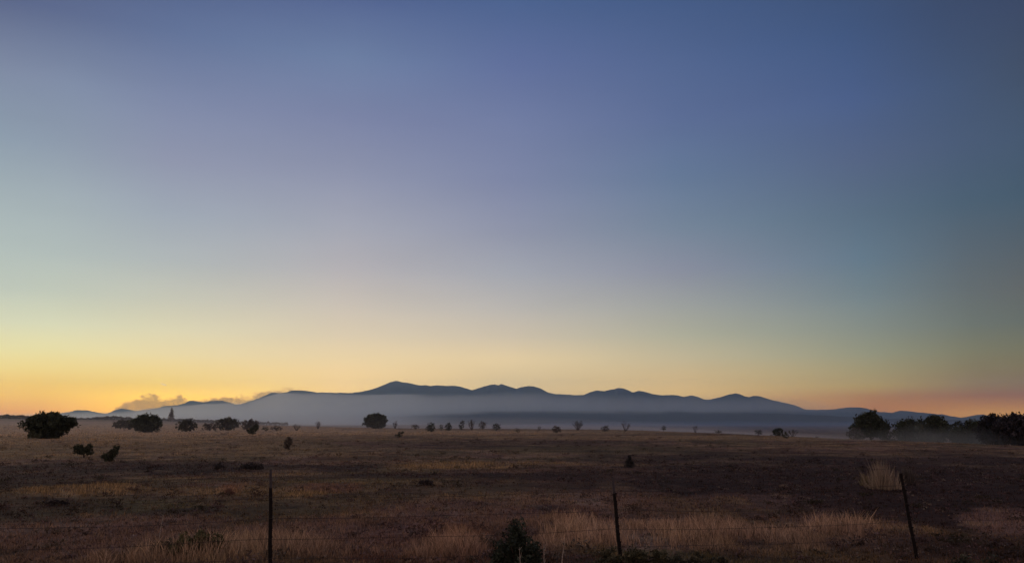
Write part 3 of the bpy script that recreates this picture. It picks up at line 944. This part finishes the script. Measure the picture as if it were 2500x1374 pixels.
woodland("distant_woodland", [(-250, 1012), (0, 1012), (20, 1011), (35, 1015), (48, 1011), (60, 1014), (75, 1016), (88, 1013), (110, 1017), (150, 1019), (200, 1020),
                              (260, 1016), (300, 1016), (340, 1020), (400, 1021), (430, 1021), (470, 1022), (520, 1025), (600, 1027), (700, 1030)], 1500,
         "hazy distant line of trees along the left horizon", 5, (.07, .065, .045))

# ------------------------------------------------------------------ fence
steel = material("weathered post", (0.010, 0.007, 0.006), rough=.8, noise=(30, .4))
pale = material("faded white paint", (0.055, 0.046, 0.046), rough=.7, noise=(40, .25))
wire_m = material("rusty wire", (0.05, 0.036, 0.03), rough=.7)
fence = bpy.data.objects.new("barbed_wire_fence", None)
COL.objects.link(fence)


def at(px, py, d):
    dx, dy, dz = ray(px, py)
    return Vector((dx / dy * d, d, EYE + dz / dy * d))


P1, P2 = at(662, 1260, 9.8), at(1506, 1260, 10.7)
step = (P2 - P1); step.z = 0
z_wire = [at(660, y, 9.8).z for y in (1163, 1213, 1264, 1314, 1362)]
ztop = at(657, 1146, 9.8).z
posts = []
for k in range(-1, 4):
    p = P1 + step * k
    p.z = float(ground_z(p.x, p.y))
    posts.append(p)
fence.location = posts[1]
tag(fence, "three dark posts with barbed wire strands crossing the foreground", "fence")
inv = Vector(fence.location)
rnd = random.Random(3)
LEAN = [-.03, -.045, -.075, -.11, -.06]
DTOP = [0, 0, -.14, .06, 0]
for k, p in enumerate(posts):
    h = ztop - p.z + DTOP[k]
    ln = LEAN[k]
    b = MB()
    from mathutils import Matrix
    rot = Matrix.Rotation(ln, 3, 'Y') @ Matrix.Rotation(rnd.uniform(-.4, .4), 3, 'Z')
    hb = h - .21
    base = p - inv
    mid_h = .5
    def along(z): return base + Vector((math.tan(ln) * (z - .55), 0, z))
    # slightly crooked dark post in three lengths
    pts = [along(-.3), along(.15) + Vector((.004, 0, 0)), along(.45) + Vector((-.003, 0, 0)), along(.8) + Vector((.003, 0, 0)), along(hb)]
    b.tube(pts, [.026, .025, .024, .022, .021], 8)
    for q in range(9):
        z = .12 + q * .1
        b.box(along(z) + Vector((.02, -.012, 0)), (.009, .012, .008), rot)
    po = b.build("fence_post", steel, fence, False)
    b2 = MB()
    b2.tube([along(hb - .004), along(hb + .1), along(h)], [.017, .0165, .015], 8)
    b2.box(along(h) + Vector((0, 0, .002)), (.011, .011, .004), rot)
    b2.build("post_tip", pale, po, True)
for wi, zw in enumerate(z_wire):
    b = MB()
    for k in range(len(posts) - 1):
        a, c = posts[k] - inv, posts[k + 1] - inv
        seg = []
        nseg = 24
        for q in range(nseg + 1):
            t = q / nseg
            z = zw - inv.z - .035 * math.sin(math.pi * t) * (1 + .5 * math.sin(k * 3 + wi)) + .006 * math.sin(k * 5 + wi * 2 + t * 9)
            x = a.x + (c.x - a.x) * t
            lean = math.tan(LEAN[k] * (1 - t) + LEAN[k + 1] * t) * (zw - .55)
            seg.append(Vector((x + lean, a.y + (c.y - a.y) * t - .03, z)))
        b.tube(seg, [.0022] * len(seg), 4)
        for q in range(1, 34):
            t = q / 34 * nseg
            i = min(int(t), nseg - 1)
            pt = seg[i].lerp(seg[i + 1], t - i)
            for s in (-1, 1):
                d = Vector((.006 * s, rnd.uniform(-.01, .01), .016 * s))
                b.tube([pt - d, pt + d], [.0014, .0008], 3)
    b.build("wire", wire_m, fence)

# ------------------------------------------------------------------ dry grass
grass_m = material("dry grass", attr=True, rough=.9, translucent=.3)


def blades(r0, r1, n, hmul, wmul, seed, azw=37.0, patch=None):
    rng = np.random.default_rng(seed)
    lr = np.log(r0) + rng.random(n) * (np.log(r1) - np.log(r0))
    r = np.exp(lr)
    az = np.radians(rng.uniform(-azw, azw, n))
    # gather into tussocks scattered at random
    m = max(n // 14, 1)
    cr = np.exp(np.log(r0) + rng.random(m) * (np.log(r1) - np.log(r0)))
    ca = np.radians(rng.uniform(-azw, azw, m))
    pick = rng.integers(0, m, n)
    sp = (0.05 + cr[pick] * 0.004) * rng.uniform(.4, 1.6, m)[pick]
    loose = rng.random(n) < .35
    x = np.where(loose, r * np.sin(az), cr[pick] * np.sin(ca[pick]) + rng.normal(0, 1, n) * sp)
    y = np.where(loose, r * np.cos(az), cr[pick] * np.cos(ca[pick]) + rng.normal(0, 1, n) * sp)
    r = np.hypot(x, y)
    vary = rng.uniform(.5, 1.4, m)[pick]
    col = cover(x, y)
    lum = col.mean(1)
    dens = fbm(x * .5, y * .5, 77, 3)
    keep = rng.random(n) < np.clip((lum - .02) / .08, .3, 1) * sstep(.2, .5, dens + .1)
    x, y, col, lum, r, vary = x[keep], y[keep], col[keep], lum[keep], r[keep], vary[keep]
    n = len(x)
    z = ground_z(x, y)
    tall = sstep(.09, .2, lum) * (.3 + .7 * sstep(.3, .65, fbm(x * .9, y * .9, 140, 3))) * (1 - .45 * sstep(30, 90, r))
    h = (0.045 + 0.17 * tall) * rng.uniform(.35, 1.6, n) * vary * hmul
    w = (0.0022 + 0.00022 * r) * wmul * rng.uniform(.6, 1.4, n)
    a = rng.uniform(0, 2 * np.pi, n)
    ln = rng.normal(0, .34, (n, 2)) * h[:, None]
    sx, sy = np.cos(a) * w, np.sin(a) * w
    p0 = np.stack([x, y, z - .01], 1)
    s = np.stack([sx, sy, 0 * sx], 1)
    m = p0 + np.stack([ln[:, 0] * .35, ln[:, 1] * .35, h * .55], 1)
    t = p0 + np.stack([ln[:, 0], ln[:, 1], h], 1)
    v = np.stack([p0 - s, p0 + s, m + s * .8, m - s * .8, t], 1).reshape(-1, 3)
    b = np.arange(n) * 5
    q = np.stack([b, b + 1, b + 2, b + 3], 1)
    tr = np.stack([b + 3, b + 2, b + 4], 1)
    c = col * rng.uniform(.45, 2.4, (n, 1)) * np.array([1.04, 1.0, .85])
    return v, q, tr, np.repeat(c, 5, 0)


def grass(name, args, label):
    V, Q, T, C, o = [], [], [], [], 0
    for a in args:
        v, q, t, c = blades(*a)
        V.append(v); Q.append(q + o); T.append(t + o); C.append(c); o += len(v)
    tag(link(name, make_mesh(name, np.concatenate(V), [np.concatenate(Q), np.concatenate(T)], grass_m, np.concatenate(C))), label, "grass", kind="stuff")


grass("dry_grass", [(8.5, 16, 260000, 1.0, .9, 1), (16, 40, 220000, 1.0, .9, 2), (40, 150, 120000, 1.0, 1.0, 3), (150, 420, 25000, 1.3, 1.0, 4)],
      "short dry grass and weeds covering the field, tallest in the right foreground")


def tuft(px, py, wpx, hpx, tone, label, n=900, r=None):
    COUNT[0] += 1
    rng = np.random.default_rng(COUNT[0] + 400)
    x0, y0, z0, r = ground_hit(px, py)
    w, h = wpx / FH * r, hpx / FH * r
    n = int(n)
    x, y = np.clip(rng.normal(0, w * .2, n), -.42 * w, .42 * w), np.clip(rng.normal(0, w * .25, n), -.5 * w, .5 * w)
    hh = h * rng.uniform(.15, 1.05, n) ** 1.3 * np.exp(-((x + .08 * w) / (w * .42)) ** 2)
    a = rng.uniform(0, 6.28, n)
    wd = .0022 + .00022 * r
    s = np.stack([np.cos(a) * wd, np.sin(a) * wd, 0 * a], 1)
    gz = ground_z(x0 + x, y0 + y) - z0
    p0 = np.stack([x, y, gz - .01], 1)
    ln = np.stack([x * .25 + rng.normal(0, .13 * h, n), rng.normal(0, .13 * h, n), 0 * x], 1)
    m = p0 + ln * .35 + np.stack([0 * x, 0 * x, hh * .55], 1)
    t = p0 + ln + np.stack([0 * x, 0 * x, hh], 1)
    v = np.stack([p0 - s, p0 + s, m + s * .8, m - s * .8, t], 1).reshape(-1, 3)
    b = np.arange(n) * 5
    c = np.repeat(np.array(tone)[None] * rng.uniform(.6, 1.5, (n, 1)), 5, 0)
    me = make_mesh("grass_tuft", v, [np.stack([b, b + 1, b + 2, b + 3], 1), np.stack([b + 3, b + 2, b + 4], 1)], grass_m, c)
    tag(link("grass_tuft", me, loc=(x0, y0, z0)), label, "grass tuft")


tuft(2160, 1192, 74, 70, (.27, .20, .13), "tall straw-coloured grass tuft left of the rightmost fence post", 700)
tuft(2112, 1184, 18, 28, (.20, .15, .08), "small yellowish tuft left of the tall straw-coloured tuft", 500)
tuft(2218, 1180, 40, 42, (.10, .08, .065), "greyish grass tuft right of the rightmost fence post", 900)
tuft(560, 1206, 26, 16, (.16, .085, .055), "rust-coloured grass tuft left of the left fence post", 700)
tuft(1010, 1182, 26, 8, TAN, "pale straw tuft on the left side of a dark clump", 350)
tuft(1070, 1182, 30, 8, TAN, "pale straw tuft on the right side of a dark clump", 500)
tuft(1914, 1188, 22, 8, (.2, .145, .1), "small bright tuft alone on the dark grass at right", 500)

# mid-field low scrub, uncountable
def scrub_set(rng, n, r0, r1, wlo, whi, reps, noise_lo, pal):
    r = np.exp(rng.uniform(math.log(r0), math.log(r1), n))
    az = np.radians(rng.uniform(-36, 36, n))
    x, y = r * np.sin(az), r * np.cos(az)
    d = fbm(x * .06, y * .04, 120) * .6 + fbm(x * .5, y * .4, 130) * .4
    keep = rng.random(n) < sstep(noise_lo, noise_lo + .2, d) * .9 + .1
    x, y, r = x[keep], y[keep], r[keep]
    z = ground_z(x, y)
    w = rng.uniform(wlo, whi, len(x)) * (1 + r / 200)
    cl = cover(x, y)
    cc = np.repeat(np.stack([x, y, z + w * .28], 1), reps, 0)
    cc = cc + rng.normal(size=cc.shape) * np.repeat(w, reps)[:, None] * np.array([.42, .42, .17])
    ln = np.repeat(.03 + w * .2, reps)
    nn = len(cc)
    u = rng.normal(size=(nn, 3)); u[:, 2] = abs(u[:, 2]) * 1.2; u /= np.linalg.norm(u, axis=1, keepdims=True)
    s = np.cross(u, rng.normal(size=(nn, 3))); s /= np.linalg.norm(s, axis=1, keepdims=True)
    wd = ln[:, None] * .22
    v = np.stack([cc - u * ln[:, None] * .5, cc + s * wd, cc + u * ln[:, None] * .5, cc - s * wd], 1).reshape(-1, 3)
    c = pal[rng.integers(0, len(pal), len(x))] * .5 + cl * .45
    c = np.repeat(np.repeat(c, reps, 0) * rng.uniform(.6, 1.4, (nn, 1)), 4, 0)
    return v, c


def scrub():
    rng = np.random.default_rng(99)
    dark = np.array([(.035, .028, .024), (.05, .038, .028), (.045, .045, .024), (.08, .05, .045)])
    mixed = np.array([(.025, .018, .016), (.035, .026, .02), (.20, .12, .10), (.16, .10, .095), (.05, .05, .025), (.26, .20, .14)])
    sets = [scrub_set(rng, 1300, 10, 330, .06, .26, 45, .42, dark), scrub_set(rng, 7000, 9, 45, .03, .10, 12, .30, mixed),
            scrub_set(rng, 5000, 30, 160, .05, .16, 8, .35, mixed)]
    v = np.concatenate([q[0] for q in sets]); c = np.concatenate([q[1] for q in sets])
    tag(link("low_scrub", make_mesh("low_scrub", v, [np.arange(len(v)).reshape(-1, 4)], leaf_dark, c)), "low dark scrub and litter scattered through the dry grass", "scrub", kind="stuff")


scrub()


def stalk(px, pyt, pyb, bend, label, r=9.3):
    a = azel(px, pyb)[0]
    x, y = r * math.sin(a), r * math.cos(a)
    z = float(ground_z(x, y))
    dx, dy, dz = ray(px + bend, pyt)
    q = r / math.hypot(dx, dy)
    top = Vector((dx * q, dy * q, EYE + dz * q)) - Vector((x, y, z))
    b = MB()
    pts = [Vector((0, 0, -.03)), top * .35 + Vector((-.012, 0, 0)), top * .7 + Vector((-.008, 0, 0)), top]
    b.tube(pts, [.0055, .005, .0038, .0016], 5)
    rr = random.Random(int(px))
    for k in range(7):
        t = rr.uniform(.45, .98)
        p = pts[0].lerp(top, t)
        b.tube([p, p + Vector((rr.uniform(-.05, .05), rr.uniform(-.03, .03), rr.uniform(.02, .06)))], [.0028, .001], 4)
    o = b.build("weed_stalk", straw, None)
    o.location = (x, y, z)
    tag(o, label, "weed", "dry weed stalks in the foreground")


straw = material("bleached straw", (.30, .25, .19), noise=(60, .3))
stalk(1280, 1334, 1400, -12, "short curved pale stalk in front of the dark green bush", 9.0)
stalk(1366, 1312, 1412, 14, "long pale stalk leaning right, right of the dark green bush", 9.2)
stalk(1334, 1332, 1400, -6, "thin pale stalk close to the right side of the dark green bush", 9.4)
stalk(392, 1253, 1275, 8, "thin pale stalk leaning right above the olive scrub at left", 14.5)

# ------------------------------------------------------------------ contrail
def contrail():
    r = 60000.0
    a, b_ = [Vector(ray(px, py)).normalized() * r for px, py in ((391, 935), (409, 941))]
    pts, rad = [], []
    for k in range(13):
        t = k / 12
        pts.append(a.lerp(b_, t))
        rad.append(12 + 34 * math.sin(math.pi * min(t * 1.1, 1)) ** .7)
    mb = MB()
    o0 = pts[0].copy()
    mb.tube([p - o0 for p in pts], rad, 8)
    mb.f.append(tuple(range(8))[::-1]); mb.f.append(tuple(range(len(mb.v) - 8, len(mb.v))))
    o = mb.build("contrail", volume_material("contrail ice", 0.02, (1, 1, 1), .8), None)
    o.location = o0 + Vector((0, 0, EYE))
    tag(o, "short bright contrail in the yellow sky above the smoke plume", "contrail", kind="stuff")


contrail()

# ------------------------------------------------------------------ haze: one even box of air
hz = MB()
hz.box((0, 0, 0), (17000, 17000, 430))
haze = hz.build("haze", volume_material("haze air", 4.5e-5, (0.52, 0.74, 0.98), .5), None)
haze.location = (0, 0, 430 - 25)
haze.scale = (1, 1, 1)
tag(haze, "thin bluish haze filling the air over the plain", "haze", kind="stuff")
